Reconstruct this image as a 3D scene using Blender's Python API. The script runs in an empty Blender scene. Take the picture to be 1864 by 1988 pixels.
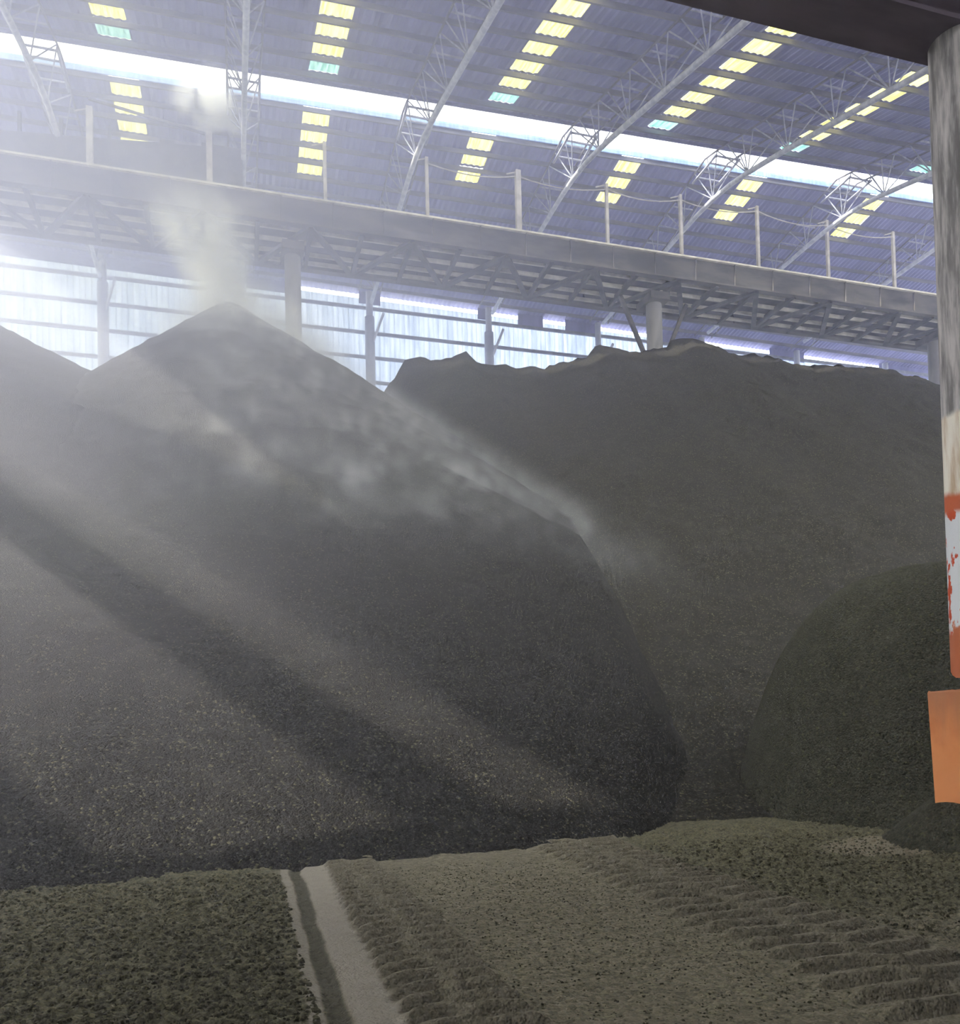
import bpy, math, random
import numpy as np
from mathutils import Vector, Matrix, noise

random.seed(7)
rng = np.random.default_rng(11)
C = bpy.context.scene.collection
sc = bpy.context.scene
PI = math.pi

# ------------------------------------------------------------------ camera
# building axes: X runs along the shed, Y away from the viewer, Z up (metres)
F = 1600.0
BETA, PITCH, ROLL = math.radians(16.3), math.radians(1.5), math.radians(1.3)
EYE = Vector((0, 0, 1.7))
r0 = Vector((math.cos(BETA), -math.sin(BETA), 0))
f0 = Vector((math.sin(BETA) * math.cos(PITCH), math.cos(BETA) * math.cos(PITCH), math.sin(PITCH)))
u0 = r0.cross(f0)
RT = r0 * math.cos(ROLL) - u0 * math.sin(ROLL)
UP = u0 * math.cos(ROLL) + r0 * math.sin(ROLL)
CYP = 1400 - F * math.tan(PITCH)
cd = bpy.data.cameras.new('camera')
cam = bpy.data.objects.new('camera', cd)
C.objects.link(cam)
cd.sensor_fit = 'HORIZONTAL'
cd.sensor_width = 36
cd.lens = 36 * F / 1864
cd.shift_y = (CYP - 994) / 1864
cd.clip_start, cd.clip_end = 0.1, 500
m = Matrix((RT, UP, -f0)).transposed().to_4x4()
m.translation = EYE
cam.matrix_world = m
sc.camera = cam


def on_y(u, v, y):
    """world point on the vertical plane Y = y seen at photo position (u, v)"""
    d = f0 + RT * ((u - 932) / F) - UP * ((v - CYP) / F)
    return EYE + d * (y / d.y)


# ------------------------------------------------------------------ mesh helpers
class MB:
    def __init__(s):
        s.v, s.f = [], []

    def box(s, x0, x1, y0, y1, z0, z1):
        b = len(s.v)
        s.v += [(x0, y0, z0), (x1, y0, z0), (x1, y1, z0), (x0, y1, z0), (x0, y0, z1), (x1, y0, z1), (x1, y1, z1), (x0, y1, z1)]
        s.f += [tuple(b + i for i in q) for q in ((0, 3, 2, 1), (4, 5, 6, 7), (0, 1, 5, 4), (1, 2, 6, 5), (2, 3, 7, 6), (3, 0, 4, 7))]
        return s

    def tube(s, pts, r, n=8, r2=None, cap=True):
        pts = [Vector(p) for p in pts]
        rs = [r + (r2 - r) * i / (len(pts) - 1) for i in range(len(pts))] if r2 is not None else ([r] * len(pts) if not isinstance(r, (list, tuple)) else list(r))
        b = len(s.v)
        for i, p in enumerate(pts):
            t = (pts[min(i + 1, len(pts) - 1)] - pts[max(i - 1, 0)]).normalized()
            a = Vector((1, 0, 0)) if abs(t.x) < .9 else Vector((0, 1, 0))
            n1 = t.cross(a).normalized()
            n2 = t.cross(n1)
            for k in range(n):
                w = 2 * PI * k / n
                q = p + (n1 * math.cos(w) + n2 * math.sin(w)) * rs[i]
                s.v.append(tuple(q))
        for i in range(len(pts) - 1):
            for k in range(n):
                k2 = (k + 1) % n
                s.f.append((b + i * n + k, b + (i + 1) * n + k, b + (i + 1) * n + k2, b + i * n + k2))
        if cap:
            s.f.append(tuple(b + k for k in range(n)))
            s.f.append(tuple(b + (len(pts) - 1) * n + k for k in reversed(range(n))))
        return s

    def bar(s, p, q, w, h):
        """rectangular bar from p to q, w across, h deep"""
        p, q = Vector(p), Vector(q)
        t = (q - p).normalized()
        up = Vector((0, 0, 1)) if abs(t.z) < .95 else Vector((0, 1, 0))
        a = t.cross(up).normalized() * (w / 2)
        c = a.cross(t).normalized() * (h / 2)
        b = len(s.v)
        for o in (p, q):
            for e in (-a - c, a - c, a + c, -a + c):
                s.v.append(tuple(o + e))
        s.f += [tuple(b + i for i in k) for k in ((0, 3, 2, 1), (4, 5, 6, 7), (0, 1, 5, 4), (1, 2, 6, 5), (2, 3, 7, 6), (3, 0, 4, 7))]
        return s

    def build(s, name, mat, parent=None, smooth=False):
        return mesh_obj(name, s.v, s.f, mat, parent, smooth)


def mesh_obj(name, v, f, mat, parent=None, smooth=False):
    me = bpy.data.meshes.new(name)
    me.from_pydata([tuple(map(float, p)) for p in v], [], [tuple(map(int, q)) for q in f])
    me.materials.append(mat)
    if smooth:
        me.polygons.foreach_set('use_smooth', [True] * len(me.polygons))
    o = bpy.data.objects.new(name, me)
    C.objects.link(o)
    if parent:
        o.parent = parent
        o.matrix_parent_inverse = parent.matrix_basis.inverted()
    return o


def grid_obj(name, X, Y, Z, mat, parent=None, smooth=True, keep=None):
    """height-field style grid from three n x m arrays"""
    n, mm = X.shape
    v = np.stack([X, Y, Z], -1).reshape(-1, 3)
    i, j = np.meshgrid(np.arange(n - 1), np.arange(mm - 1), indexing='ij')
    a = (i * mm + j)
    q = np.stack([a, a + mm, a + mm + 1, a + 1], -1)
    if keep is not None:
        kq = keep[:-1, :-1] | keep[1:, :-1] | keep[:-1, 1:] | keep[1:, 1:]
        q = q[kq]
    q = q.reshape(-1, 4)
    used = np.unique(q)
    remap = -np.ones(len(v), int)
    remap[used] = np.arange(len(used))
    v, q = v[used], remap[q]
    me = bpy.data.meshes.new(name)
    me.vertices.add(len(v))
    me.vertices.foreach_set('co', v.astype(np.float32).ravel())
    me.loops.add(q.size)
    me.loops.foreach_set('vertex_index', q.astype(np.int32).ravel())
    me.polygons.add(len(q))
    me.polygons.foreach_set('loop_start', np.arange(0, q.size, 4, dtype=np.int32))
    me.polygons.foreach_set('loop_total', np.full(len(q), 4, dtype=np.int32))
    if smooth:
        me.polygons.foreach_set('use_smooth', np.ones(len(q), bool))
    me.update(calc_edges=True)
    me.validate()
    me.materials.append(mat)
    o = bpy.data.objects.new(name, me)
    C.objects.link(o)
    if parent:
        o.parent = parent
        o.matrix_parent_inverse = parent.matrix_basis.inverted()
    return o


def tag(o, label=None, cat=None, group=None, kind=None):
    for k, w in (('label', label), ('category', cat), ('group', group), ('kind', kind)):
        if w:
            o[k] = w
    return o


def thing(name, loc, label, cat, group=None):
    o = bpy.data.objects.new(name, None)
    C.objects.link(o)
    o.location = loc
    o.empty_display_size = .2
    tag(o, label, cat, group)
    bpy.context.view_layer.update()
    return o


# ------------------------------------------------------------------ node helpers
class Ex:
    """tiny expression builder on math nodes"""
    nt = None

    def __init__(s, sock):
        s.s = sock

    @staticmethod
    def op(name, *a, clamp=False):
        n = Ex.nt.nodes.new('ShaderNodeMath')
        n.operation = name
        n.use_clamp = clamp
        for i, x in enumerate(a):
            if isinstance(x, Ex):
                Ex.nt.links.new(x.s, n.inputs[i])
            else:
                n.inputs[i].default_value = x
        return Ex(n.outputs[0])

    def __add__(s, o): return Ex.op('ADD', s, o)
    def __radd__(s, o): return Ex.op('ADD', o, s)
    def __sub__(s, o): return Ex.op('SUBTRACT', s, o)
    def __rsub__(s, o): return Ex.op('SUBTRACT', o, s)
    def __mul__(s, o): return Ex.op('MULTIPLY', s, o)
    def __rmul__(s, o): return Ex.op('MULTIPLY', o, s)
    def __truediv__(s, o): return Ex.op('DIVIDE', s, o)


def step(a, b, x):
    """smooth ramp 0..1 of x between a and b (a may exceed b)"""
    t = Ex.op('DIVIDE', x - a, b - a, clamp=True)
    return t * t * (3 - 2 * t)


def inv(x): return 1.0 - x


def new_mat(name):
    mt = bpy.data.materials.new(name)
    mt.use_nodes = True
    nt = mt.node_tree
    nt.nodes.clear()
    Ex.nt = nt
    out = nt.nodes.new('ShaderNodeOutputMaterial')
    return mt, nt, out


def pos(nt):
    g = nt.nodes.new('ShaderNodeNewGeometry')
    x = nt.nodes.new('ShaderNodeSeparateXYZ')
    nt.links.new(g.outputs['Position'], x.inputs[0])
    return g.outputs['Position'], Ex(x.outputs[0]), Ex(x.outputs[1]), Ex(x.outputs[2])


def vscale(nt, vec, s):
    n = nt.nodes.new('ShaderNodeVectorMath')
    n.operation = 'MULTIPLY'
    nt.links.new(vec, n.inputs[0])
    n.inputs[1].default_value = s
    return n.outputs[0]


def tex_noise(nt, vec, scale, detail=4, rough=.55, dist=0):
    n = nt.nodes.new('ShaderNodeTexNoise')
    nt.links.new(vec, n.inputs['Vector'])
    n.inputs['Scale'].default_value = scale
    n.inputs['Detail'].default_value = detail
    n.inputs['Roughness'].default_value = rough
    n.inputs['Distortion'].default_value = dist
    return Ex(n.outputs['Fac'])


def tex_vor(nt, vec, scale, feature='F1'):
    n = nt.nodes.new('ShaderNodeTexVoronoi')
    n.feature = feature
    nt.links.new(vec, n.inputs['Vector'])
    n.inputs['Scale'].default_value = scale
    return n


def mixc(nt, fac, a, b):
    n = nt.nodes.new('ShaderNodeMix')
    n.data_type = 'RGBA'
    if isinstance(fac, Ex):
        nt.links.new(fac.s, n.inputs[0])
    else:
        n.inputs[0].default_value = fac
    for i, c in ((6, a), (7, b)):
        if isinstance(c, (tuple, list)):
            n.inputs[i].default_value = (*c, 1)
        else:
            nt.links.new(c, n.inputs[i])
    return n.outputs[2]


def bump(nt, h, strength, dist):
    n = nt.nodes.new('ShaderNodeBump')
    nt.links.new(h.s, n.inputs['Height'])
    n.inputs['Strength'].default_value = strength
    n.inputs['Distance'].default_value = dist
    return n.outputs[0]


def principled(nt, out, col, rough=.9, metal=0, normal=None, spec=.2):
    p = nt.nodes.new('ShaderNodeBsdfPrincipled')
    if isinstance(col, (tuple, list)):
        p.inputs['Base Color'].default_value = (*col, 1)
    else:
        nt.links.new(col, p.inputs['Base Color'])
    p.inputs['Roughness'].default_value = rough
    p.inputs['Metallic'].default_value = metal
    p.inputs['Specular IOR Level'].default_value = spec
    if normal is not None:
        nt.links.new(normal, p.inputs['Normal'])
    nt.links.new(p.outputs[0], out.inputs[0])
    return p


def mottled(name, a, b, scale=2.0, rough=.8, metal=0, stretch=(1, 1, 1), bmp=.0, spec=.2):
    mt, nt, out = new_mat(name)
    P, x, y, z = pos(nt)
    n = tex_noise(nt, vscale(nt, P, stretch), scale, 5)
    c = mixc(nt, step(.35, .65, n), a, b)
    nr = bump(nt, n, bmp, .05) if bmp else None
    principled(nt, out, c, rough, metal, nr, spec)
    return mt


# grainy bulk material (dark pellets)
def grain_mat(name, dark, light, fleck, sc1=16.0, patch=None, flk=.86, flk2=.97, bstr=.9, spec=.08):
    mt, nt, out = new_mat(name)
    P, x, y, z = pos(nt)
    v1 = tex_vor(nt, P, sc1)
    v2 = tex_vor(nt, P, sc1 * 2.3)
    sep = nt.nodes.new('ShaderNodeSeparateColor')
    nt.links.new(v1.outputs['Color'], sep.inputs[0])
    r, g = Ex(sep.outputs[0]), Ex(sep.outputs[1])
    big = tex_noise(nt, P, .22, 4)
    c = mixc(nt, r * .8 + big * .5 - .2, dark, light)
    c = mixc(nt, step(flk, flk2, g), c, fleck)
    mid = tex_noise(nt, P, 1.7, 4)
    c = mixc(nt, step(.5, .75, mid) * .35, c, tuple(min(1, q * 1.5) for q in light))
    h = Ex(v1.outputs['Distance']) * -1.0 + Ex(v2.outputs['Distance']) * -.4 + tex_noise(nt, P, 3.0, 5) * .9
    principled(nt, out, c, .95, 0, bump(nt, h, bstr, .05), spec)
    return mt


M = {}
M['pile'] = grain_mat('dark_pellets', (.011, .0105, .0098), (.025, .0232, .0195), (.105, .096, .058), 34, flk=.9, flk2=.98)
M['pile_brown'] = grain_mat('brown_pellets', (.019, .018, .014), (.042, .038, .028), (.14, .13, .07), 30, flk=.9, flk2=.99)
M['pile_olive'] = grain_mat('olive_pellets', (.036, .037, .024), (.074, .071, .046), (.09, .09, .045), 30, flk=.92, flk2=.99)
M['clod'] = grain_mat('loose_clods', (.045, .045, .024), (.14, .126, .068), (.2, .185, .11), 30, flk=.93, flk2=.99)
M['truss'] = mottled('pale_truss_paint', (.42, .43, .47), (.62, .62, .64), 3, .6)
M['web'] = mottled('shaded_web_paint', (.24, .25, .3), (.42, .42, .46), 3, .7)  # darker than the lower chord: shade on the webs put into the colour
M['purlin'] = mottled('purlin_steel', (.10, .10, .12), (.18, .17, .17), 2, .8, 0, (.3, 1, 1))
M['gallery'] = mottled('dusty_gallery_steel', (.05, .047, .05), (.125, .113, .10), 1.2, .9, 0, (.3, 1, 1))
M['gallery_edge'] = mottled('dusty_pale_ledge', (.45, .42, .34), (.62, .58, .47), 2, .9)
M['gallery_dark'] = mottled('dark_gallery_steel', (.05, .05, .05), (.11, .105, .10), 1.5, .9)
M['post'] = mottled('dull_post_paint', (.34, .31, .27), (.5, .46, .4), 2, .8)
M['concrete'] = mottled('dusty_concrete', (.26, .25, .24), (.4, .38, .36), .9, .9, 0, (1, 1, .3))
M['girder'] = mottled('dark_red_brown_girder', (.10, .07, .095), (.17, .12, .15), 1.6, .7, 0, (.25, 1, 1))
M['girt'] = mottled('girt_steel', (.16, .17, .2), (.26, .27, .3), 2, .8)
M['wall_post'] = mottled('wall_post_paint', (.48, .49, .54), (.6, .61, .66), 1.2, .8, 0, (1, 1, .4))
M['outer'] = mottled('added_wall_sheet', (.3, .31, .34), (.4, .41, .44), .7, .8)

# roof sheet: dull blue-grey corrugated steel, weathered in streaks
mt, nt, out = new_mat('roof_sheet')
P, x, y, z = pos(nt)
n1 = tex_noise(nt, vscale(nt, P, (1.2, .25, .25)), 1.0, 5)
n2 = tex_noise(nt, vscale(nt, P, (.3, .3, .3)), 1.0, 4)
c = mixc(nt, step(.3, .7, n1 * .6 + n2 * .4), (.13, .135, .29), (.24, .24, .47))
principled(nt, out, c, .6, 0, None, .25)
M['roof'] = mt

# translucent sheets
def sheet_mat(name, a, b, tr, scale=(6, .4, .4), tr_col=None):
    mt, nt, out = new_mat(name)
    P, x, y, z = pos(nt)
    n = tex_noise(nt, vscale(nt, P, scale), 1.0, 5, .6)
    c = mixc(nt, step(.38, .62, n), a, b)
    d = nt.nodes.new('ShaderNodeBsdfDiffuse')
    t = nt.nodes.new('ShaderNodeBsdfTranslucent')
    nt.links.new(c, d.inputs[0])
    nt.links.new(c, t.inputs[0])
    mx = nt.nodes.new('ShaderNodeMixShader')
    mx.inputs[0].default_value = tr
    nt.links.new(d.outputs[0], mx.inputs[1])
    nt.links.new(t.outputs[0], mx.inputs[2])
    nt.links.new(mx.outputs[0], out.inputs[0])
    return mt


M['skylight'] = sheet_mat('yellowed_skylight', (.26, .24, .06), (.50, .475, .15), .85, (9, .5, .5))
M['skylight_teal'] = sheet_mat('greenish_skylight', (.05, .15, .13), (.16, .28, .25), .8, (9, .8, .8))
M['wall_sheet'] = sheet_mat('pale_wall_sheet', (.36, .43, .57), (.53, .60, .75), .4, (2.5, 1, .35))

# ------------------------------------------------------------------ roof profile
Y_EAVE, Y_R1, Y_R2, Y_WALL = 11.0, 41.6, 43.35, 60.5


def z_roof(x, y):
    ridge = 34.75 + .03 * (np.clip(x, -30, 80) - 9)
    wall = 34.0 - .014 * np.clip(x, -30, 80)
    near = ridge - .15 - .31 * (Y_R1 - y)
    far = ridge + (wall - ridge) * (y - Y_R2) / (Y_WALL - Y_R2)
    return np.where(y < (Y_R1 + Y_R2) / 2, near, far)


def zr(x, y): return float(z_roof(np.float64(x), np.float64(y)))


X0, X1 = -22.0, 78.0
SKY_X = [-5.1, 4.45, 13.75, 23.05, 31.6, 40.9]
SKY_X.sort()
NEAR_P = [40.6 - 1.75 * j for j in range(17)]
FAR_P = [43.6 + 1.32 * j for j in range(13)]
SKW = 1.42


def corr_x(a, b, per=.36):
    xs, k = [], math.ceil(a / (per / 4))
    xs = [a] + [q * per / 4 for q in range(k, int(b / (per / 4)) + 1) if a + .01 < q * per / 4 < b - .01] + [b]
    return np.array(xs)


def corr_h(x, per=.36, amp=.05):
    t = (x / per) % 1.0
    return amp * np.clip(np.abs(t - .5) * 4 - 1, -.6, .6)


def roof_patch(name, a, b, y0, y1, mat, parent, dz=0.0, amp=.05):
    xs = corr_x(a, b)
    ys = np.linspace(y0, y1, max(2, int((y1 - y0) / 4) + 2))
    X, Y = np.meshgrid(xs, ys, indexing='ij')
    Z = z_roof(X, Y) + corr_h(X, .36, amp) + dz
    return grid_obj(name, X, Y, Z, mat, parent, smooth=False)


# near slope (the main ceiling mesh) and far slope with openings for the skylight strips
edges = []
prev = X0
for sx in SKY_X:
    edges.append((prev, sx - SKW / 2))
    prev = sx + SKW / 2
edges.append((prev, X1))


def strips(ylo, yhi):
    V, Q, b = [], [], 0
    for a, e in edges:
        xs = corr_x(a, e)
        ys = np.linspace(ylo, yhi, 8)
        X, Y = np.meshgrid(xs, ys, indexing='ij')
        Z = z_roof(X, Y) + corr_h(X)
        V.append(np.stack([X, Y, Z], -1).reshape(-1, 3))
        i, j = np.meshgrid(np.arange(len(xs) - 1), np.arange(7), indexing='ij')
        q = b + i * 8 + j
        Q.append(np.stack([q, q + 8, q + 9, q + 1], -1).reshape(-1, 4))
        b += X.size
    return np.concatenate(V), np.concatenate(Q)


v, q = strips(Y_EAVE, Y_R1)
ceiling = mesh_obj('ceiling', v, q, M['roof'])
tag(ceiling, 'hazy blue-grey corrugated roof under steel purlins, split by one long bright gap', kind='structure')
v, q = strips(Y_R2, Y_WALL + .3)
mesh_obj('roof_sheet', v, q, M['roof'], ceiling)

# added out-of-view slab above the viewer, cuts sky light on floor and piles
lt = MB()
lt.box(X0, X1, -16, 6.2, 11.75, 11.85)
lt.build('light_block_slab', M['roof'], ceiling)

# skylight strips: a window per strip, its sheets between the purlins are its parts
near_n = {-5.1: 12, 4.45: 12, 13.75: 12, 23.05: 12, 31.6: 12, 40.9: 12, 50.2: 12, -14.4: 12}
far_n = {-5.1: 4, 4.45: 4, 13.75: 3, 23.05: 3, 31.6: 3, 40.9: 3, 50.2: 3, -14.4: 3}
ordn = ['first', 'second', 'third', 'fourth', 'fifth', 'sixth', 'seventh', 'eighth', 'ninth', 'tenth', 'eleventh', 'twelfth']
wn = 0
for si, sx in enumerate(SKY_X):
    for slope in ('near', 'far'):
        wn += 1
        root = thing('window_%d' % wn, (sx, 38 if slope == 'near' else 46, zr(sx, 38 if slope == 'near' else 46)), None, None)
        tag(root, 'strip of yellowed skylight sheets %s the bright roof gap, %s strip from the piles\' steaming end' % ('above' if slope == 'near' else 'below', ordn[si]), kind='structure')
        a, b = sx - SKW / 2, sx + SKW / 2
        if slope == 'near':
            roof_patch('roof_strip', a, b, NEAR_P[0] - .1, Y_R1, M['roof'], root)
            for j in range(near_n[sx]):
                hi, lo = NEAR_P[j] - .12, NEAR_P[j + 1] + .12
                roof_patch('skylight_sheet', a, b, lo, hi, M['skylight_teal'] if j == 0 else M['skylight'], root, 0, .04)
                roof_patch('roof_strip', a, b, lo - .24, lo, M['roof'], root)
            roof_patch('roof_strip', a, b, Y_EAVE, lo - .2, M['roof'], root)
        else:
            for j in range(far_n[sx]):
                lo, hi = FAR_P[j] + .1, FAR_P[j + 1] - .08
                if sx == 13.75 and j == 1:
                    hi -= .1
                roof_patch('skylight_sheet', a, b, lo, hi, M['skylight'], root, 0, .04)
                roof_patch('roof_strip', a, b, hi, hi + .2, M['roof'], root)
            roof_patch('roof_strip', a, b, hi + .2, Y_WALL + .3, M['roof'], root)

# purlins under the sheets, fixed to the roof
for yy in NEAR_P + FAR_P:
    mb = MB()
    mb.bar((X0, yy, zr(X0, yy) - .2), (X1, yy, zr(X1, yy) - .2), .09, .24)
    mb.build('purlin', M['purlin'], ceiling)
# folded flashing along both lips of the gap
for yy, s in ((Y_R1, -1), (Y_R2, 1)):
    mb = MB()
    mb.bar((X0, yy + s * .03, zr(X0, yy) - .02), (X1, yy + s * .03, zr(X1, yy) - .02), .05, .3)
    mb.build('gap_flashing', sheet_mat('gap_flashing_sheet', (.35, .5, .75), (.5, .65, .85), .5) if s > 0 else M['roof'], ceiling)

# ------------------------------------------------------------------ roof trusses
TX = [-8.45, .65, 9.65, 18.85, 28.0, 37.4, 46.7]


def make_truss(X, label):
    root = thing('roof_truss', (X, Y_WALL - .5, zr(X, Y_WALL) - 2), label, 'roof truss', 'roof trusses')
    D = 2.15

    def zl(y):
        # lower chord: parallel to the near slope, rounded under the gap, level on the far side
        a = zr(X, 41) - D - .31 * (41 - y)
        b = zr(X, Y_R2) - D - .02 * (y - Y_R2)
        k = .45
        return -math.log(math.exp(-a / k) + math.exp(-b / k)) * k

    ys = [Y_EAVE + .5 + 1.75 * j for j in range(int((Y_WALL - Y_EAVE - .6) / 1.75) + 1)]
    lo = [(X, y, zl(y)) for y in ys]
    MB().tube(lo, .14, 10).build('lower_chord', M['truss'], root, True)
    for s in (-1, 1):
        up = [(X + s * .78, y, zr(X, y) - .42) for y in np.arange(Y_EAVE + .5, Y_WALL - .2, 1.0)]
        MB().tube(up, .055, 8).build('upper_chord', M['purlin'], root, True)  # dark tone here stands in for shade, as on the webs
    w = MB()
    for j, y in enumerate(ys):
        for dy in (-1.75, -.7, .7, 1.75):
            yy = min(max(y + dy, Y_EAVE + .5), Y_WALL - .4)
            for s in (-1, 1):
                if j % 2 or (abs(dy) < 1 and s > 0):
                    continue
                w.tube([(X, y, zl(y)), (X + s * .78, yy, zr(X, yy) - .42)], .034, 5, cap=False)
        if j % 2 == 0:
            w.tube([(X - .78, y, zr(X, y) - .42), (X + .78, y, zr(X, y) - .42)], .05, 5, cap=False)
    for yq in (Y_R1 - .15, Y_R1 + .5, Y_R2 + .1):
        w.tube([(X - .78, yq, zr(X, 41) - .5), (X + .78, yq, zr(X, 41) - .5)], .06, 6)
    for s in (-1, 1):
        w.tube([(X + s * .78, Y_R1 - .3, zr(X, 41) - .55), (X + s * .78, Y_R2 + .6, zr(X, 41) - .55)], .07, 6)
    w.build('web_lattice', M['web'], root)
    return root


vis = [x for x in TX]
for i, x in enumerate(TX):
    make_truss(x, 'pale lattice roof truss under the bright gap, %s counting from the smoky end' % ordn[i])

# ------------------------------------------------------------------ back wall
ribs = np.arange(X0, X1, .38)
xs = np.sort(np.concatenate([ribs, ribs + .15, ribs + .19, ribs + .23]))
zs = np.array([0, 8, 16, 22, 26, 30, 32.6])
Xg, Zg = np.meshgrid(xs, zs, indexing='ij')
top = 33.55 - .014 * Xg
Zg = np.where(Zg > 32, top, Zg)
Yg = Y_WALL + .05 - .07 * np.tile((np.arange(len(xs)) % 4 == 2)[:, None], (1, len(zs)))
wall = grid_obj('wall_back', Xg, Yg, Zg, M['wall_sheet'], None, smooth=False)
tag(wall, 'pale blue-grey corrugated sheet wall behind the piles with dark horizontal rails', kind='structure')
for zz in [32.6, 30.75, 28.9, 27.05, 25.2, 23.3, 21.4, 18, 14, 10, 6, 2]:
    MB().bar((X0, Y_WALL - .2, zz - .005 * 0), (X1, Y_WALL - .2, zz), .16, .22).build('girt', M['girt'], wall)
for i, x in enumerate([-17.5] + TX + [56.0]):
    p = MB().tube([(x, Y_WALL - .75, -.2), (x, Y_WALL - .75, zr(x, Y_WALL) - 2.2)], .36, 12).build('wall_post', M['wall_post'], wall, True)
    b = MB()
    zt = zr(x, Y_WALL)
    b.tube([(x, Y_WALL - .75, zt - 4.6), (x + .9, Y_WALL - 1.6, zt - 2.2)], .1, 6)
    b.build('knee_brace', M['wall_post'], wall)
    MB().tube([(x, Y_WALL - .75, zt - 2.4), (x, Y_WALL - .75, zt - .3)], .25, 8).build('post_head', M['wall_post'], wall, True)

for a, b in ((X0, 4.2), (9.0, 10.6), (18.2, 19.2), (21.5, 23.6), (25.5, 28.6), (34, 38), (44.5, 48), (56, X1)):
    mb = MB()
    mb.bar((a, Y_WALL - .02, 33.55 - .014 * a + .1), (b, Y_WALL - .02, 33.55 - .014 * b + .1), .04, 1.0)
    mb.build('eave_sheet', M['roof'], wall)

# added unseen end wall: its slots and solid bands shape the sun shafts
mb = MB()
XL = X0 - .2
E_ = dict(z0=0.0)
for a, b in ((0.0, 16.4), (19.5, 20.6), (22.05, 26.2)):
    mb.box(XL - .2, XL, 7.4, Y_WALL + .3, a, b)
mb.box(XL - .2, XL, -16, 7.4, 8.0, 36)
mb.box(XL - .2, XL, 7.4, 14, 26.2, 36)
lw = mb.build('wall_left_light_slots', M['outer'])
tag(lw, 'added unseen end wall with slots that shape the sun shafts', kind='structure')

fw = MB()  # added behind the viewer to shut out light from the back
fw.box(X0, X1, -16.2, -16, 0, 11.8)
tag(fw.build('wall_front_light_block', M['outer']), 'added unseen wall behind the viewer that blocks light from the back', kind='structure')

# ------------------------------------------------------------------ conveyor gallery
GY0, GY1, GZ = 44.0, 48.3, 29.8
GX0, GX1 = X0 + 1, X1 - 1
gal = thing('conveyor_gallery', (25.5, 46, GZ - 1.5), 'long dust-covered conveyor gallery running above the piles on thick posts', 'conveyor gallery')
for nm, y in (('front_girder', GY0), ('rear_girder', GY1)):
    mb = MB()
    mb.box(GX0, GX1, y - .03, y + .03, GZ - 1.45, GZ - .1)
    g = mb.build(nm, M['gallery'], gal)
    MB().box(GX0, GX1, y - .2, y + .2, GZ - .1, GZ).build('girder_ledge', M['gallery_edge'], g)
    MB().box(GX0, GX1, y - .22, y + .22, GZ - 1.53, GZ - 1.45).build('bottom_flange', M['gallery'], g)
    for k in range(int(72 / 2.75)):
        x = -14 + k * 2.75
        MB().box(x - .03, x + .03, y - .12, y + .12, GZ - 1.45, GZ - .1).build('stiffener_rib', M['gallery'], g)
MB().box(GX0, GX1, GY0 + .1, GY1 - .1, GZ - .45, GZ - .35).build('deck', M['gallery_dark'], gal)
for y in (44.75, 45.9, 47.0, 47.9):
    MB().box(GX0, GX1, y - .06, y + .06, GZ - 1.42, GZ - 1.2).build('stringer', M['gallery_edge'], gal)
x, k = GX0 + .3, 0
while x < 62:
    if x > -16:
        MB().bar((x, GY0, GZ - 1.46), (x, GY1, GZ - 1.46), .22, .3).build('cross_beam', M['gallery_dark'], gal)
        a, b = (GY0, GY1) if k % 2 else (GY1, GY0)
        MB().bar((x, a, GZ - 1.52), (x + 2.75, b, GZ - 1.52), .3, .18).build('diagonal_brace', M['gallery_dark'], gal)
    x += 2.75
    k += 1

# posts and cables on the gallery ledge
px_ = [-6.9, -1.1, 4.95, 10.7, 16.2, 21.9, 26.95, 32.5, 37.85, 43.2]
tops = [(177, 140), (405, 185), (632, 262), (829, 268), (1005, 300), (1178, 330), (1320, 362), (1470, 395), (1603, 428), (1729, 450)]
n_p = len(px_)
for i, x in enumerate(px_):
    zt = on_y(*tops[i], 45).z
    zt = min(zt, zr(x, 45) - .8)
    thick = .09 if i not in (0, 1, 4) else .15
    r = thing('cable_post', (x, 45, GZ), 'thin steel post on the gallery ledge, %s counting from the paint-flaked column' % ordn[n_p - 1 - i], 'post', 'posts along the gallery')
    MB().box(x - thick, x + thick, 45 - thick, 45 + thick, GZ - .315, zt).build('pole', M['post'], r)
    MB().bar((x, 45, zt - .05), (x - .7, 45, zt - .3), .06, .06).build('arm', M['post'], r)
    MB().box(x - .25, x + .25, 44.75, 45.25, GZ - .345, GZ - .315).build('foot_plate', M['post'], r)
# a thin cable strung along the post tops
cp = []
for i in range(3, n_p):
    zt = min(on_y(*tops[i], 45).z, zr(px_[i], 45) - .8) - .35
    cp.append((px_[i], 44.93, zt))
pts = []
for a, b in zip(cp[:-1], cp[1:]):
    for t in np.linspace(0, 1, 8)[:-1]:
        pts.append((a[0] + (b[0] - a[0]) * t, a[1], a[2] + (b[2] - a[2]) * t - .35 * 4 * t * (1 - t)))
pts.append(cp[-1])
tag(MB().tube(pts, .035, 5).build('cable', M['post']), 'thin cable slung between the posts on the gallery', 'cable')

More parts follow.
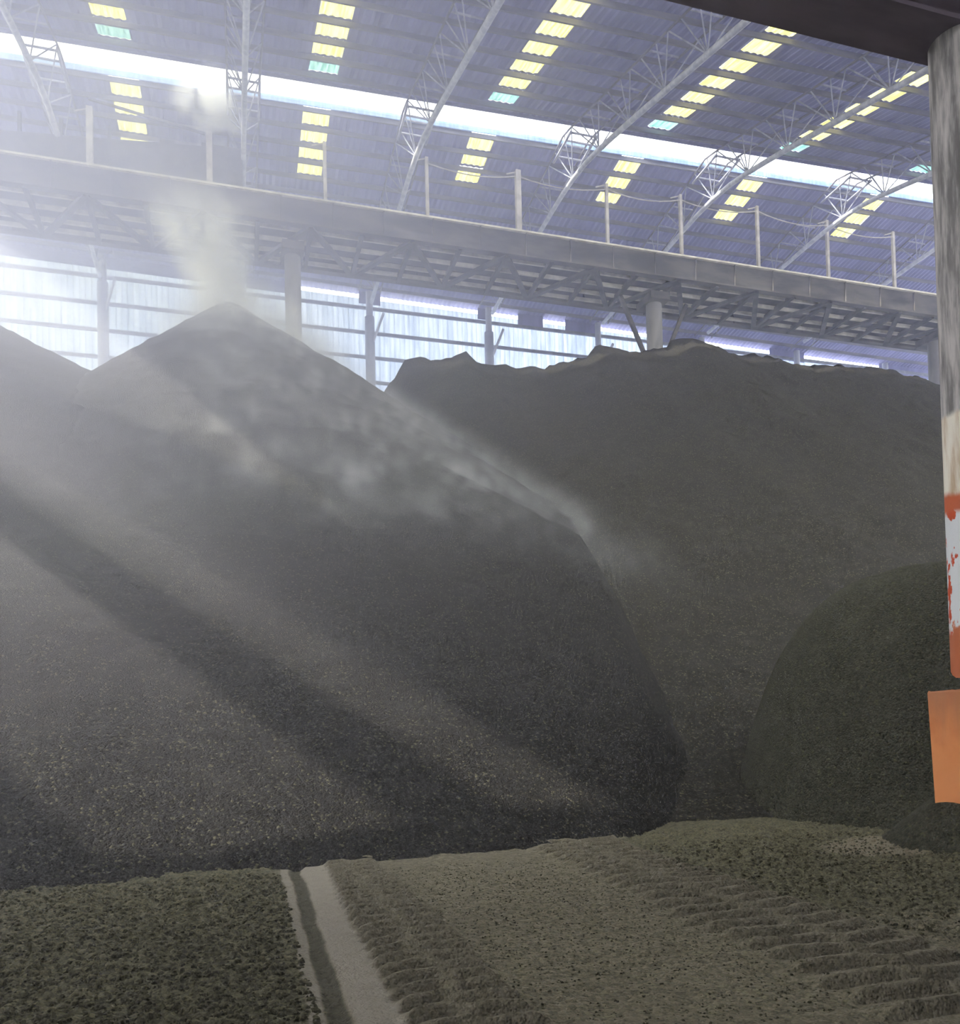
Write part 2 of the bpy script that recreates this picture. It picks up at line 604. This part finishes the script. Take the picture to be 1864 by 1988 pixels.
# transfer housing and rails at the smoky end of the gallery
th = thing('transfer_housing', (-6, 46, GZ), 'dark silhouetted machine housing on the gallery under the smoke', 'machine')
mb = MB()
mb.v = [(-20.5, 45.3, GZ - .34), (-.6, 45.3, GZ - .34), (-.6, 47.6, GZ - .34), (-20.5, 47.6, GZ - .34), (-20.5, 45.3, GZ + 1.1), (-.6, 45.3, GZ + 2.9), (-.6, 47.6, GZ + 2.9), (-20.5, 47.6, GZ + 1.1)]
mb.f = [(0, 3, 2, 1), (4, 5, 6, 7), (0, 1, 5, 4), (1, 2, 6, 5), (2, 3, 7, 6), (3, 0, 4, 7)]
mb.build('housing', M['gallery_dark'], th)
MB().box(-1.5, .6, 45.27, 47.8, GZ - .34, GZ + 3.0).build('hopper_box', M['gallery_dark'], th)
MB().box(-3.6, -2.9, 45.5, 46.5, GZ + 2.4, GZ + 3.0).build('motor', M['gallery_dark'], th)
for x in (-13.5, -10.2, -8.3, -6.0):
    MB().box(x - .08, x + .08, 45.32, 45.5, GZ + 1.0, GZ + 3.1).build('rail_stub', M['gallery_dark'], th)
MB().bar((-6.9, 44.7, GZ + 3.9), (-1.3, 44.7, GZ + 3.1), .08, .12).build('guard_rail', M['gallery_dark'], th)
# T-shaped cross pipe carried by the second post
a, b = on_y(372, 193, 45), on_y(520, 216, 45)
tag(MB().bar(a, b, .12, .14).build('cross_pipe', M['gallery_dark']), 'dark horizontal pipe crossing the post beside the glowing steam', 'pipe')
a, b = on_y(-30, 115, 45), on_y(172, 155, 45)
tag(MB().bar(a, b, .1, .12).build('cross_pipe', M['gallery_dark']), 'dark horizontal pipe reaching from the edge to the first gallery post', 'pipe')

# gallery support columns
def gallery_post(x, r, label, brace):
    t = thing('support_column', (x, 46.1, 0), label, 'column', 'columns under the gallery')
    MB().tube([(x, 46.1, -.1), (x, 46.1, GZ - 2.1)], r, 16).build('shaft', M['concrete'], t, True)
    MB().box(x - r - .15, x + r + .15, 45.2, 47.2, GZ - 2.1, GZ - 1.63).build('cap_block', M['gallery'], t)
    if brace:
        for s in (-1, 1):
            MB().bar((x + s * r * .7, 46.1, GZ - 6.2), (x + s * 2.3, 46.1, GZ - 1.8), .22, .22).build('knee_brace', M['gallery'], t)


gallery_post(3.2, .44, 'tall grey gallery column rising behind the steaming conical pile', False)
gallery_post(25.5, .5, 'grey gallery column with slanting braces above the long pile crest', True)
gallery_post(47.6, .5, 'grey gallery column half hidden behind the paint-flaked column', False)

# ------------------------------------------------------------------ overhead girder and painted column near the viewer
gd = thing('overhead_girder', (9, 8.2, 9.9), 'deep dark red-brown steel girder passing over the paint-flaked column', 'girder')
A, B = -4.0, 16.0
MB().box(A, B, 7.85, 8.55, 10.24, 10.3).build('bottom_flange', M['girder'], gd)
MB().box(A, B, 8.17, 8.23, 10.3, 11.1).build('web', M['girder'], gd)
MB().box(A, B, 7.85, 8.55, 11.1, 11.16).build('top_flange', M['girder'], gd)
for x in np.arange(A + .5, B, 1.6):
    MB().box(x - .012, x + .012, 7.9, 8.5, 10.3, 11.1).build('stiffener', M['girder'], gd)
g2 = thing('upper_girder', (9, 7.2, 11), 'dark steel girder above and before the overhead girder, cut by the frame', 'girder')
MB().box(A, B, 7.2, 7.7, 11.0, 11.06).build('bottom_flange', M['girder'], g2)
MB().box(A, B, 7.42, 7.48, 11.06, 11.75).build('web', M['girder'], g2)
MB().bar((9.2, 7.44, 11.05), (8.2, 7.44, 11.7), .12, .1).build('brace', M['girder'], g2)

# paint zones of the column by height: bare grey, cream, red and white flakes, solid red
mt, nt, out = new_mat('flaking_column_paint')
P, x, y, z = pos(nt)
nl = tex_noise(nt, P, 1.3, 5)
nf = tex_noise(nt, vscale(nt, P, (1, 1, .7)), 5.5, 5, .6)
ns = tex_noise(nt, vscale(nt, P, (7, 7, .8)), 1.0, 5, .65)
grey = mixc(nt, step(.38, .66, ns), (.2, .185, .175), (.62, .57, .53))
cream = mixc(nt, step(.45, .75, ns), (.93, .85, .7), (.6, .42, .25))
flake = mixc(nt, step(.56, .6, nf), (.8, .8, .78), (.66, .09, .025))
red = mixc(nt, step(.3, .7, nl), (.55, .15, .055), (.66, .22, .10))
zz = z + (nl - .5) * .35
c = mixc(nt, step(2.66, 2.78, zz + (nf - .5) * 1.2), red, flake)
c = mixc(nt, step(4.12, 4.2, zz), c, (.62, .14, .05))
c = mixc(nt, step(4.35, 4.45, zz), c, cream)
c = mixc(nt, step(5.36, 5.44, zz), c, grey)
principled(nt, out, c, .75, 0, bump(nt, nf + ns * .6, .35, .02), .2)
M['column'] = mt
mt, nt, out = new_mat('orange_pedestal_paint')
P, x, y, z = pos(nt)
n1 = tex_noise(nt, P, 1.1, 5)
n2 = tex_noise(nt, vscale(nt, P, (5, 5, .9)), 1.0, 5, .65)
c = mixc(nt, step(.3, .6, n1), (.72, .20, .05), (.88, .33, .11))
c = mixc(nt, step(1.2, 2.0, z + (n2 - .5) * .8) * .7, c, (.42, .19, .10))
c = mixc(nt, step(.62, .7, n2), c, (.16, .08, .05))
principled(nt, out, c, .8, 0, bump(nt, n2, .3, .02), .2)
M['pedestal'] = mt

CXP, CYC = 8.96, 8.15
pc = thing('painted_column', (CXP, CYC, 0), 'round column with peeling red and white paint on an orange pedestal', 'column')
n = 28
pts = [(CXP, CYC, zq) for zq in np.linspace(1.75, 10.23, 40)]
MB().tube(pts, .345, n).build('shaft', M['column'], pc, True)
# orange block pedestal with chamfered edges and a slight batter
me = bpy.data.meshes.new('pedestal')
bm_v, bm_f = [], []
ring = [(-1, -.86), (-.86, -1), (.86, -1), (1, -.86), (1, .86), (.86, 1), (-.86, 1), (-1, .86)]
for zq, k in ((-.1, .43), (.3, .435), (1.2, .455), (1.93, .472), (1.96, .46)):
    for a, b in ring:
        bm_v.append((CXP + .03 + a * k, CYC + .02 + b * k, zq))
for i in range(4):
    for j in range(8):
        bm_f.append((i * 8 + j, i * 8 + (j + 1) % 8, (i + 1) * 8 + (j + 1) % 8, (i + 1) * 8 + j))
bm_f.append(tuple(range(32, 40)))
mesh_obj('pedestal', bm_v, bm_f, M['pedestal'], pc)
w = MB()
for z0_, z1_ in ((9.3, 7.9), (8.3, 6.9), (6.6, 5.6), (5.3, 4.7)):
    w.tube([(CXP + .5, CYC - .1, z0_), (CXP + .1, CYC - .352, (z0_ * .55 + z1_ * .45)), (CXP - .3, CYC - .25, z1_)], .014, 6)
w.build('tie_wire', M['gallery_dark'], pc)

# ------------------------------------------------------------------ piles
def interp(x, xs, ys): return np.interp(x, xs, ys)


def fnoise(X, Y, s, seed, octv=4):
    out_ = np.empty(X.size)
    xf, yf = X.ravel() * s, Y.ravel() * s
    for i in range(X.size):
        out_[i] = noise.fractal((xf[i], yf[i], seed), .9, 2.0, octv)
    return out_.reshape(X.shape)


def smax0(z, k=.25):
    return np.where(z > 2, z, k * np.logaddexp(0, z / k))


GY = [10.9, 14.5, 20.4, 30.0, 40.5, 42.6, 45.0]
GG = [0.0, .05, .19, .50, .84, .93, 1.0]


def H2b(Y):
    return 23 * np.interp(Y, GY, GG) - .6


def H1(X, Y):
    dx, dy = X + .25, Y - 44.6
    dx = np.where(dx < 0, dx * 1.32, dx)
    r = np.sqrt(dx * dx + dy * dy + .3)
    z = 24.3 - .735 * r + .0029 * np.maximum(r - 15, 0) ** 2
    # loader-cut front face and nose
    xc = np.interp(Y, [8, 10.4, 14.5, 20.4, 27, 30], [3.6, 5.7, 8.7, 10.6, 11.5, 30])
    z = np.minimum(z, H2b(Y) + 1.5 * (xc - X))
    return np.minimum(z, (Y - 10.25 + .25 * np.sin(X * .9)) * 1.25)


crest = [(690, 830), (735, 766), (770, 722), (784, 697), (800, 689), (815, 686), (832, 692), (862, 692), (880, 688), (905, 680), (920, 690), (938, 702), (1000, 708), (1060, 705), (1090, 694), (1130, 690), (1150, 680), (1166, 668), (1190, 671), (1220, 680), (1260, 675), (1290, 668), (1310, 660), (1332, 653), (1370, 661), (1420, 682), (1450, 688), (1490, 686), (1520, 695), (1560, 705), (1640, 706), (1720, 713), (1780, 730), (1830, 748)]
cw = [on_y(u, v, 45.0) for u, v in crest]
CXs = np.array([-2.0] + [p.x for p in cw] + [60, 76])
CZs = np.array([9.0] + [p.z for p in cw] + [20, 17])


def H2(X, Y):
    zc = np.interp(X, CXs, CZs)
    g = np.interp(Y + .9 * np.clip(-1.5 + .08 * X, -2, 0) , GY, GG)
    z = zc * g
    z = np.where(Y > 45, zc - .72 * (Y - 45), z)
    lim = 3.0 + (X + .5) * .75 + (Y - 12) * .45      # material runs out towards the conical pile
    z = np.minimum(z, np.where(Y < 40, lim, 99))
    return z


def H3(X, Y):
    dx, dy = X + 13.2, Y - 44.6
    r = np.sqrt((dx * .85) ** 2 + dy * dy + 1.0)
    z = 22.6 - .625 * r
    return np.minimum(z, (Y - 8.6 + .3 * np.sin(X * 1.3)) * 1.1)


def H4(X, Y):
    r = np.sqrt((X - 12.6) ** 2 + (Y - 11.7) ** 2)
    z = 4.3 * (1 - (r / 4.15) ** 4.2)
    sk = 1.4 - .95 * np.sqrt((X - 9.5) ** 2 * .8 + (Y - 8.3) ** 2)
    return np.maximum(z, sk)


HS = [H1, H2, H3, H4]


def pile(idx, name, label, x0, x1, y0, y1, st, mat, amp, big):
    xs = np.arange(x0, x1 + st, st)
    ys = np.concatenate([np.arange(y0, 24, st * .7), np.arange(24, y1 + st, st)])
    X, Y = np.meshgrid(xs, ys, indexing='ij')
    z = HS[idx](X, Y)
    oth = np.max([h(X, Y) for k, h in enumerate(HS) if k != idx], axis=0)
    nz = fnoise(X, Y, .35, 3.1 + idx * 7) * big + fnoise(X, Y, 2.2, 9.7 + idx, 3) * amp
    if idx == 1:
        up_ = np.clip((z - 9) / 8, 0, 1)
        nz = nz + up_ * (.3 * np.abs(fnoise(X, Y, .55, 51.0, 4)) + .14 * fnoise(X, Y, 1.3, 57.0, 3)) - .18 * up_
    Z = z + nz * np.clip(z / 1.5, .04, 1) - .04
    keep = (z > .0) & (z > oth - .8)
    o = grid_obj(name, X, Y, np.maximum(Z, -.25), mat, None, True, keep)
    return tag(o, label, 'pile')


pile(0, 'bulk_pile', 'tall conical dark pile with steam and dust blowing off its pointed peak', -16, 20, 9.6, 59, .26, M['pile'], .05, .22)
pile(1, 'bulk_pile', 'long dark pile with an uneven ragged crest behind the painted column', -1, 66, 9, 59, .3, M['pile_brown'], .07, .16)
pile(2, 'bulk_pile', 'hazy conical dark pile at the frame edge, next to the steaming pile', -42, 2, 7.5, 59, .3, M['pile'], .05, .2)
pile(3, 'bulk_pile', 'low greenish-dark heap around the orange pedestal of the painted column', 6.5, 18, 6.5, 18, .14, M['pile_olive'], .03, .1)
# dirt caught on top of the pedestal
xs = np.linspace(-.47, .47, 24)
X, Y = np.meshgrid(xs, xs, indexing='ij')
Z = 1.955 + .27 * np.clip(2.2 * (1 - np.maximum(np.abs(X), np.abs(Y)) / .46), 0, 1) ** .7 + .02 * fnoise(X, Y, 9, 2.2)
o = grid_obj('dirt_heap', X + CXP + .03, Y + CYC + .02, Z, M['pile_olive'])
tag(o, 'small heap of dark dirt on top of the orange pedestal', 'dirt')

# ------------------------------------------------------------------ floor with wheel tracks
def axis(lo, a, b, hi, fine, coarse):
    left = lo + (a - lo) * np.linspace(0, 1, int((a - lo) / coarse) + 2)[:-1]
    mid = np.arange(a, b, fine)
    right = np.linspace(b, hi, int((hi - b) / coarse) + 2)
    return np.concatenate([left, mid, right])


xs = axis(-31, -2.6, 9.0, 79, .034, 1.5)
ys = axis(-30, 3.6, 11.0, 62, .014, 1.5)
X, Y = np.meshgrid(xs, ys, indexing='ij')
Z = np.zeros_like(X)
inx = (xs > -3) & (xs < 10)
iny = (ys > 3) & (ys < 12)
sub = np.ix_(inx, iny)
XX, YY = X[sub], Y[sub]
n1 = fnoise(XX, YY, .9, 1.0, 3)
n2 = fnoise(XX, YY, 6.0, 5.0, 4)


def sst(a, b, t):
    t = np.clip((t - a) / (b - a), 0, 1)
    return t * t * (3 - 2 * t)


wob = .07 * fnoise(XX, YY * .6, .8, 21.0, 2)


def track(cx, half, amp, per, bow, slant):
    t = (XX + wob - cx) / half
    s = YY + bow * t * t + slant * t + .025 * n1
    ph = (s / per + .45 * sst(-.15, .25, t + .3 * n1)) % 1.0
    tooth = np.interp(ph, [0, .13, .3, .8, 1], [0, 1, .92, .22, 0])
    m_ = sst(1.08, .78, np.abs(t))
    return m_, m_ * (amp * tooth * (1 + .15 * n2) - .02)


mL, tL = track(1.24, .38, .085, .235, .07, -.02)
mR, tR = track(4.18 + .04 * (YY - 6), .66, .09, .29, -.05, -.03)
Zs = .03 * n1 + .014 * n2 * (1 - .9 * np.maximum(mL, mR)) + tL + tR
# smooth scraped strip with a groove on its side, running towards the conical pile
strip_c = .72 + .02 * (YY - 4.7)
ms = sst(.17, .10, np.abs(XX + wob * .6 - strip_c))
mg = sst(.09, .03, np.abs(XX + wob * .6 - strip_c + .2))
Zs = Zs * (1 - .85 * ms) - .02 * mg
rough_l = sst(.45, .2, XX)
Zs += rough_l * (.05 * np.abs(fnoise(XX, YY, 9.0, 33.0, 3)))
rough_r = sst(4.7, 5.1, XX)
Zs += rough_r * (.06 * np.abs(fnoise(XX, YY, 8.0, 43.0, 3)))
fade = sst(-3, -2.6, XX) * sst(3.0, 3.5, YY)
Z[sub] = Zs * fade

mt, nt, out = new_mat('shed_floor')
P, x, y, z = pos(nt)
v1 = tex_vor(nt, P, 26)
v2 = tex_vor(nt, P, 60)
sep = nt.nodes.new('ShaderNodeSeparateColor')
nt.links.new(v1.outputs['Color'], sep.inputs[0])
r, g = Ex(sep.outputs[0]), Ex(sep.outputs[1])
sep2 = nt.nodes.new('ShaderNodeSeparateColor')
nt.links.new(v2.outputs['Color'], sep2.inputs[0])
r2 = Ex(sep2.outputs[0])
nb = tex_noise(nt, P, 1.1, 5)
nw = tex_noise(nt, P, .8, 2)
nd = tex_noise(nt, P, 7, 4)
xw = x + (nw - .5) * .18
base = mixc(nt, r * .6 + r2 * .4, (.10, .09, .056), (.25, .22, .145))
base = mixc(nt, step(.9, .97, g), base, (.21, .195, .12))
clod = mixc(nt, r * .7 + r2 * .3, (.04, .041, .022), (.16, .146, .08))
packed = mixc(nt, nd, (.165, .146, .096), (.25, .22, .155))
pale = mixc(nt, nd, (.27, .24, .18), (.37, .33, .26))
mclod = step(.62, .3, xw + (nb - .5) * .8)
mclodr = step(4.65, 5.0, xw + (nb - .5) * .9 - (y - 6) * .02) * step(5.2, 6.0, y)
c = mixc(nt, mclod * .85, base, clod)
c = mixc(nt, mclodr * .75, c, clod)
mtr = step(.42, .3, Ex.op('ABSOLUTE', xw - 1.24))
mtr2 = step(.72, .55, Ex.op('ABSOLUTE', xw - 4.18 - (y - 6) * .04))
c = mixc(nt, Ex.op('MAXIMUM', mtr, mtr2) * .5, c, packed)
mpl = step(.17, .11, Ex.op('ABSOLUTE', xw * 1.0 - .72 - (y - 4.7) * .02) + (nd - .5) * .06)
mpl2 = step(.06, .03, Ex.op('ABSOLUTE', xw - .40 - (y - 4.7) * .02) + (nd - .5) * .05)
mgr = step(.08, .05, Ex.op('ABSOLUTE', xw - .515 - (y - 4.7) * .02) + (nd - .5) * .04)
c = mixc(nt, mpl * .9, c, pale)
c = mixc(nt, mpl2 * .7, c, pale)
c = mixc(nt, mgr * .8, c, (.07, .066, .045))
# bare sandy patch by the pedestal
psd = Ex.op('SQRT', (x - 8.0) * (x - 8.0) * .5 + (y - 8.6) * (y - 8.6) * 1.6) + (nb - .5) * .9
c = mixc(nt, step(.95, .6, psd) * .8, c, (.25, .22, .15))
h = Ex(v1.outputs['Distance']) * -.6 + Ex(v2.outputs['Distance']) * -.4 + nd * .7
principled(nt, out, c, .95, 0, bump(nt, h, .8, .035), .08)
M['floor'] = mt
fl = grid_obj('floor', X, Y, Z, M['floor'], None, True)
tag(fl, 'dusty trodden shed floor with wheel tracks before the piles', kind='structure')

# loose clods strewn over the floor: one uncountable spread
cv, cf = [], []
base_v = [(math.cos(k * PI / 3) * q, math.sin(k * PI / 3) * q, zq) for q, zq in ((1, -.25), (.72, .6)) for k in range(6)] + [(0, 0, .95)]
base_f = [(k, (k + 1) % 6, 6 + (k + 1) % 6, 6 + k) for k in range(6)] + [(6 + k, 6 + (k + 1) % 6, 12) for k in range(6)]
ground = {}


def z_at(px, py):
    i = min(max(int(np.searchsorted(xs, px)), 0), len(xs) - 1)
    j = min(max(int(np.searchsorted(ys, py)), 0), len(ys) - 1)
    return Z[i, j]


for k in range(17000):
    zone = random.random()
    if zone < .62:
        px, py = random.uniform(-2.5, .42), 4.2 + 5.6 * random.random() ** 1.5
        s = random.choice((.008, .01, .013, .018, .024)) * random.uniform(.7, 1.2)
    elif zone < .85:
        px, py = random.uniform(4.7, 8.2), random.uniform(4.4, 9.8)
        s = random.choice((.008, .011, .015, .02)) * random.uniform(.7, 1.2)
    else:
        px, py = random.uniform(1.6, 3.6), random.uniform(4.0, 9.6)
        s = random.uniform(.004, .010)
    b = len(cv)
    a = random.uniform(0, PI)
    ca, sa = math.cos(a), math.sin(a)
    e = (random.uniform(.8, 1.4), random.uniform(.7, 1.1), random.uniform(.6, 1.0))
    z0_ = z_at(px, py) + s * .25
    for vx, vy, vz in base_v:
        j1 = random.uniform(.75, 1.25)
        lx, ly, lz = vx * e[0] * s * j1, vy * e[1] * s * j1, vz * e[2] * s * j1
        cv.append((px + lx * ca - ly * sa, py + lx * sa + ly * ca, z0_ + lz))
    cf += [tuple(b + i for i in q) for q in base_f]
gv = mesh_obj('gravel', cv, cf, M['clod'])
tag(gv, 'loose olive-brown clods strewn over the shed floor', 'gravel', kind='stuff')

# ------------------------------------------------------------------ dust haze and steam
def vol_mat(name, col, dens, aniso=.25, grid=False, dens_ex=None):
    mt, nt, out = new_mat(name)
    if grid:
        p = nt.nodes.new('ShaderNodeVolumePrincipled')
        p.inputs['Color'].default_value = (*col, 1)
        p.inputs['Density'].default_value = dens
        p.inputs['Density Attribute'].default_value = 'density'
        p.inputs['Anisotropy'].default_value = aniso
        nt.links.new(p.outputs[0], out.inputs['Volume'])
    else:
        p = nt.nodes.new('ShaderNodeVolumeScatter')
        p.inputs['Color'].default_value = (*col, 1)
        p.inputs['Density'].default_value = dens
        p.inputs['Anisotropy'].default_value = aniso
        if dens_ex:
            zz = pos(nt)[3]
            nt.links.new(mixc(nt, step(4, 24, zz), (.88, .86, .90), col), p.inputs['Color'])
            nt.links.new(dens_ex(nt).s, p.inputs['Density'])
        nt.links.new(p.outputs[0], out.inputs['Volume'])
    return mt


def haze_density(nt):
    P, x, y, z = pos(nt)
    up = step(3.0, 30.0, z)
    left = step(22.0, -12.0, x)
    low = step(7.0, -5.0, x)
    deep = step(6.0, 30.0, y)
    n = tex_noise(nt, P, .09, 2)
    return .0007 + step(9, 30, y) * .0008 + deep * (step(17, 34, z) * .0075 + up * left * .042 * (n + .4)) + low * step(20, 9, z) * .019 * (n + .5)


hz = MB()
hz.box(X0 - 1, X1 + 2, -12, Y_WALL + .6, -1.0, 37.5)
ho = hz.build('haze', vol_mat('dust_haze', (.70, .72, 1.0), .012, .38, False, haze_density))
tag(ho, 'bluish dust haze filling the whole shed', 'haze', kind='stuff')


def vcube(name, lo, hi, vox, mat, fn, label):
    me = bpy.data.meshes.new(name)
    o = bpy.data.objects.new(name, me)
    C.objects.link(o)
    ng = bpy.data.node_groups.new(name, 'GeometryNodeTree')
    ng.interface.new_socket('Geometry', in_out='OUTPUT', socket_type='NodeSocketGeometry')
    go = ng.nodes.new('NodeGroupOutput')
    vc = ng.nodes.new('GeometryNodeVolumeCube')
    vc.inputs['Min'].default_value = lo
    vc.inputs['Max'].default_value = hi
    for a, k in zip(('Resolution X', 'Resolution Y', 'Resolution Z'), range(3)):
        vc.inputs[a].default_value = max(8, int((hi[k] - lo[k]) / vox))
    Ex.nt = ng
    p = ng.nodes.new('GeometryNodeInputPosition')
    sx = ng.nodes.new('ShaderNodeSeparateXYZ')
    ng.links.new(p.outputs[0], sx.inputs[0])
    dn = fn(ng, p.outputs[0], Ex(sx.outputs[0]), Ex(sx.outputs[1]), Ex(sx.outputs[2]))
    ng.links.new(dn.s, vc.inputs['Density'])
    sm = ng.nodes.new('GeometryNodeSetMaterial')
    sm.inputs['Material'].default_value = mat
    ng.links.new(vc.outputs[0], sm.inputs['Geometry'])
    ng.links.new(sm.outputs[0], go.inputs[0])
    md = o.modifiers.new('steam', 'NODES')
    md.node_group = ng
    me.materials.append(mat)
    return tag(o, label, 'steam', kind='stuff')


def f_plume(nt, P, x, y, z):
    n = tex_noise(nt, vscale(nt, P, (1, 1, .7)), .55, 5, .6, .6)
    n2 = tex_noise(nt, vscale(nt, P, (1, .45, .5)), 1.05, 6, .7, 1.3)
    dx, dy = x + .25, y - 44.6
    dxs = dx + Ex.op('MINIMUM', dx, 0.0) * .32
    r = Ex.op('SQRT', dxs * dxs + dy * dy + .3)
    lo_ = Ex.op('MAXIMUM', r - 15.0, 0.0)
    h = z - (24.3 - .735 * r + lo_ * lo_ * .0029)
    # column blown off the peak
    t = z - 22.6
    ax = x + .4 + t * .22
    rr = Ex.op('SQRT', ax * ax + (dy + .6) * (dy + .6))
    rad = 1.05 + t * .42
    col = step(1.0, .25, rr / rad) * step(-1.2, .2, t) * step(6.8, 2.2, t) * step(.36, .62, n) * 1.1
    # dust creeping over the shoulder of the peak
    sh = step(2.6, .0, h) * step(-.8, -.1, h) * step(9.5, 3.0, r) * step(-4.5, .5, dx) * step(.3, .65, n) * .32
    # wisps low over the slope that faces the opening
    az = Ex.op('ARCTAN2', dx, dy * -1.0)
    band = step(-.30, .08, az - (r - 8) * .004) * step(.95, .35, az - (r - 8) * .004)
    wis = step(1.1, .1, h) * step(-.8, -.1, h) * step(3, 7, r) * step(27.5, 20, r) * band * (step(.46, .70, n2) * .30 + .035)
    return col * 2.6 + sh * 1.5 + wis


vcube('steam', (-8, 17, 3), (14, 48, 30), .28, vol_mat('steam_white', (.97, .965, .93), 1.0, .2, True), f_plume,
      'pale steam plume and dust wisps blowing off the conical pile\'s peak')


def f_cloud(nt, P, x, y, z):
    n = tex_noise(nt, P, .75, 6, .68, 1.0)
    a, b, c_ = (x + .9) * .42, (y - 43.9) * .5, (z - 33.7) * .95
    d1 = Ex.op('SQRT', a * a + b * b + c_ * c_)
    a2, b2, c2 = (x + .6) * .6, (y - 46.9) * .6, (z - 32.6) * .42
    d2 = Ex.op('SQRT', a2 * a2 + b2 * b2 + c2 * c2)
    a3, b3, c3 = (x + 5) * .3, (y - 48.6) * .6, (z - 32.6) * .7
    d3 = Ex.op('SQRT', a3 * a3 + b3 * b3 + c3 * c3)
    a4, b4, c4 = (x + .6) * .8, (y - 40.8) * .5, (z - 32.8) * .55
    d4 = Ex.op('SQRT', a4 * a4 + b4 * b4 + c4 * c4)
    m_ = Ex.op('MAXIMUM', Ex.op('MAXIMUM', step(1.0, .3, d1) * 2.0, step(1.0, .2, d2) * 1.0), Ex.op('MAXIMUM', step(1.0, .3, d3) * 1.0, step(1.0, .2, d4) * .25))
    return m_ * step(.43, .6, n) * 2.0


vcube('steam', (-12, 38, 29), (5, 50, 36.2), .28, vol_mat('steam_bright', (.97, .97, .95), 1.0, .2, True), f_cloud,
      'white steam cloud glowing under the bright roof gap above the machine housing')

# ------------------------------------------------------------------ light
w = bpy.data.worlds.new('world')
sc.world = w
w.use_nodes = True
nt = w.node_tree
nt.nodes['Background'].inputs[0].default_value = (.91, .94, 1.0, 1)
nt.nodes['Background'].inputs[1].default_value = 5.4

sl = bpy.data.lights.new('sun', 'SUN')
so = bpy.data.objects.new('sun', sl)
C.objects.link(so)
elev = math.radians(38)
d = Vector((math.cos(elev), math.cos(elev) * .14, -math.sin(elev)))
so.rotation_euler = d.to_track_quat('-Z', 'Y').to_euler()
sl.energy = 11.0
sl.angle = math.radians(.6)
sl.color = (1.0, .97, .96)

sc.view_settings.view_transform = 'Standard'
sc.view_settings.look = 'None'
sc.view_settings.exposure = 0.08
sc.view_settings.gamma = 1.0
sc.view_settings.use_curve_mapping = False
cy = sc.cycles
cy.max_bounces = 5
cy.diffuse_bounces = 3
cy.glossy_bounces = 2
cy.transmission_bounces = 4
cy.volume_bounces = 2
cy.transparent_max_bounces = 8
cy.sample_clamp_indirect = 6
cy.use_denoising = True
cy.adaptive_threshold = .11
cy.adaptive_min_samples = 18
cy.volume_step_rate = 4
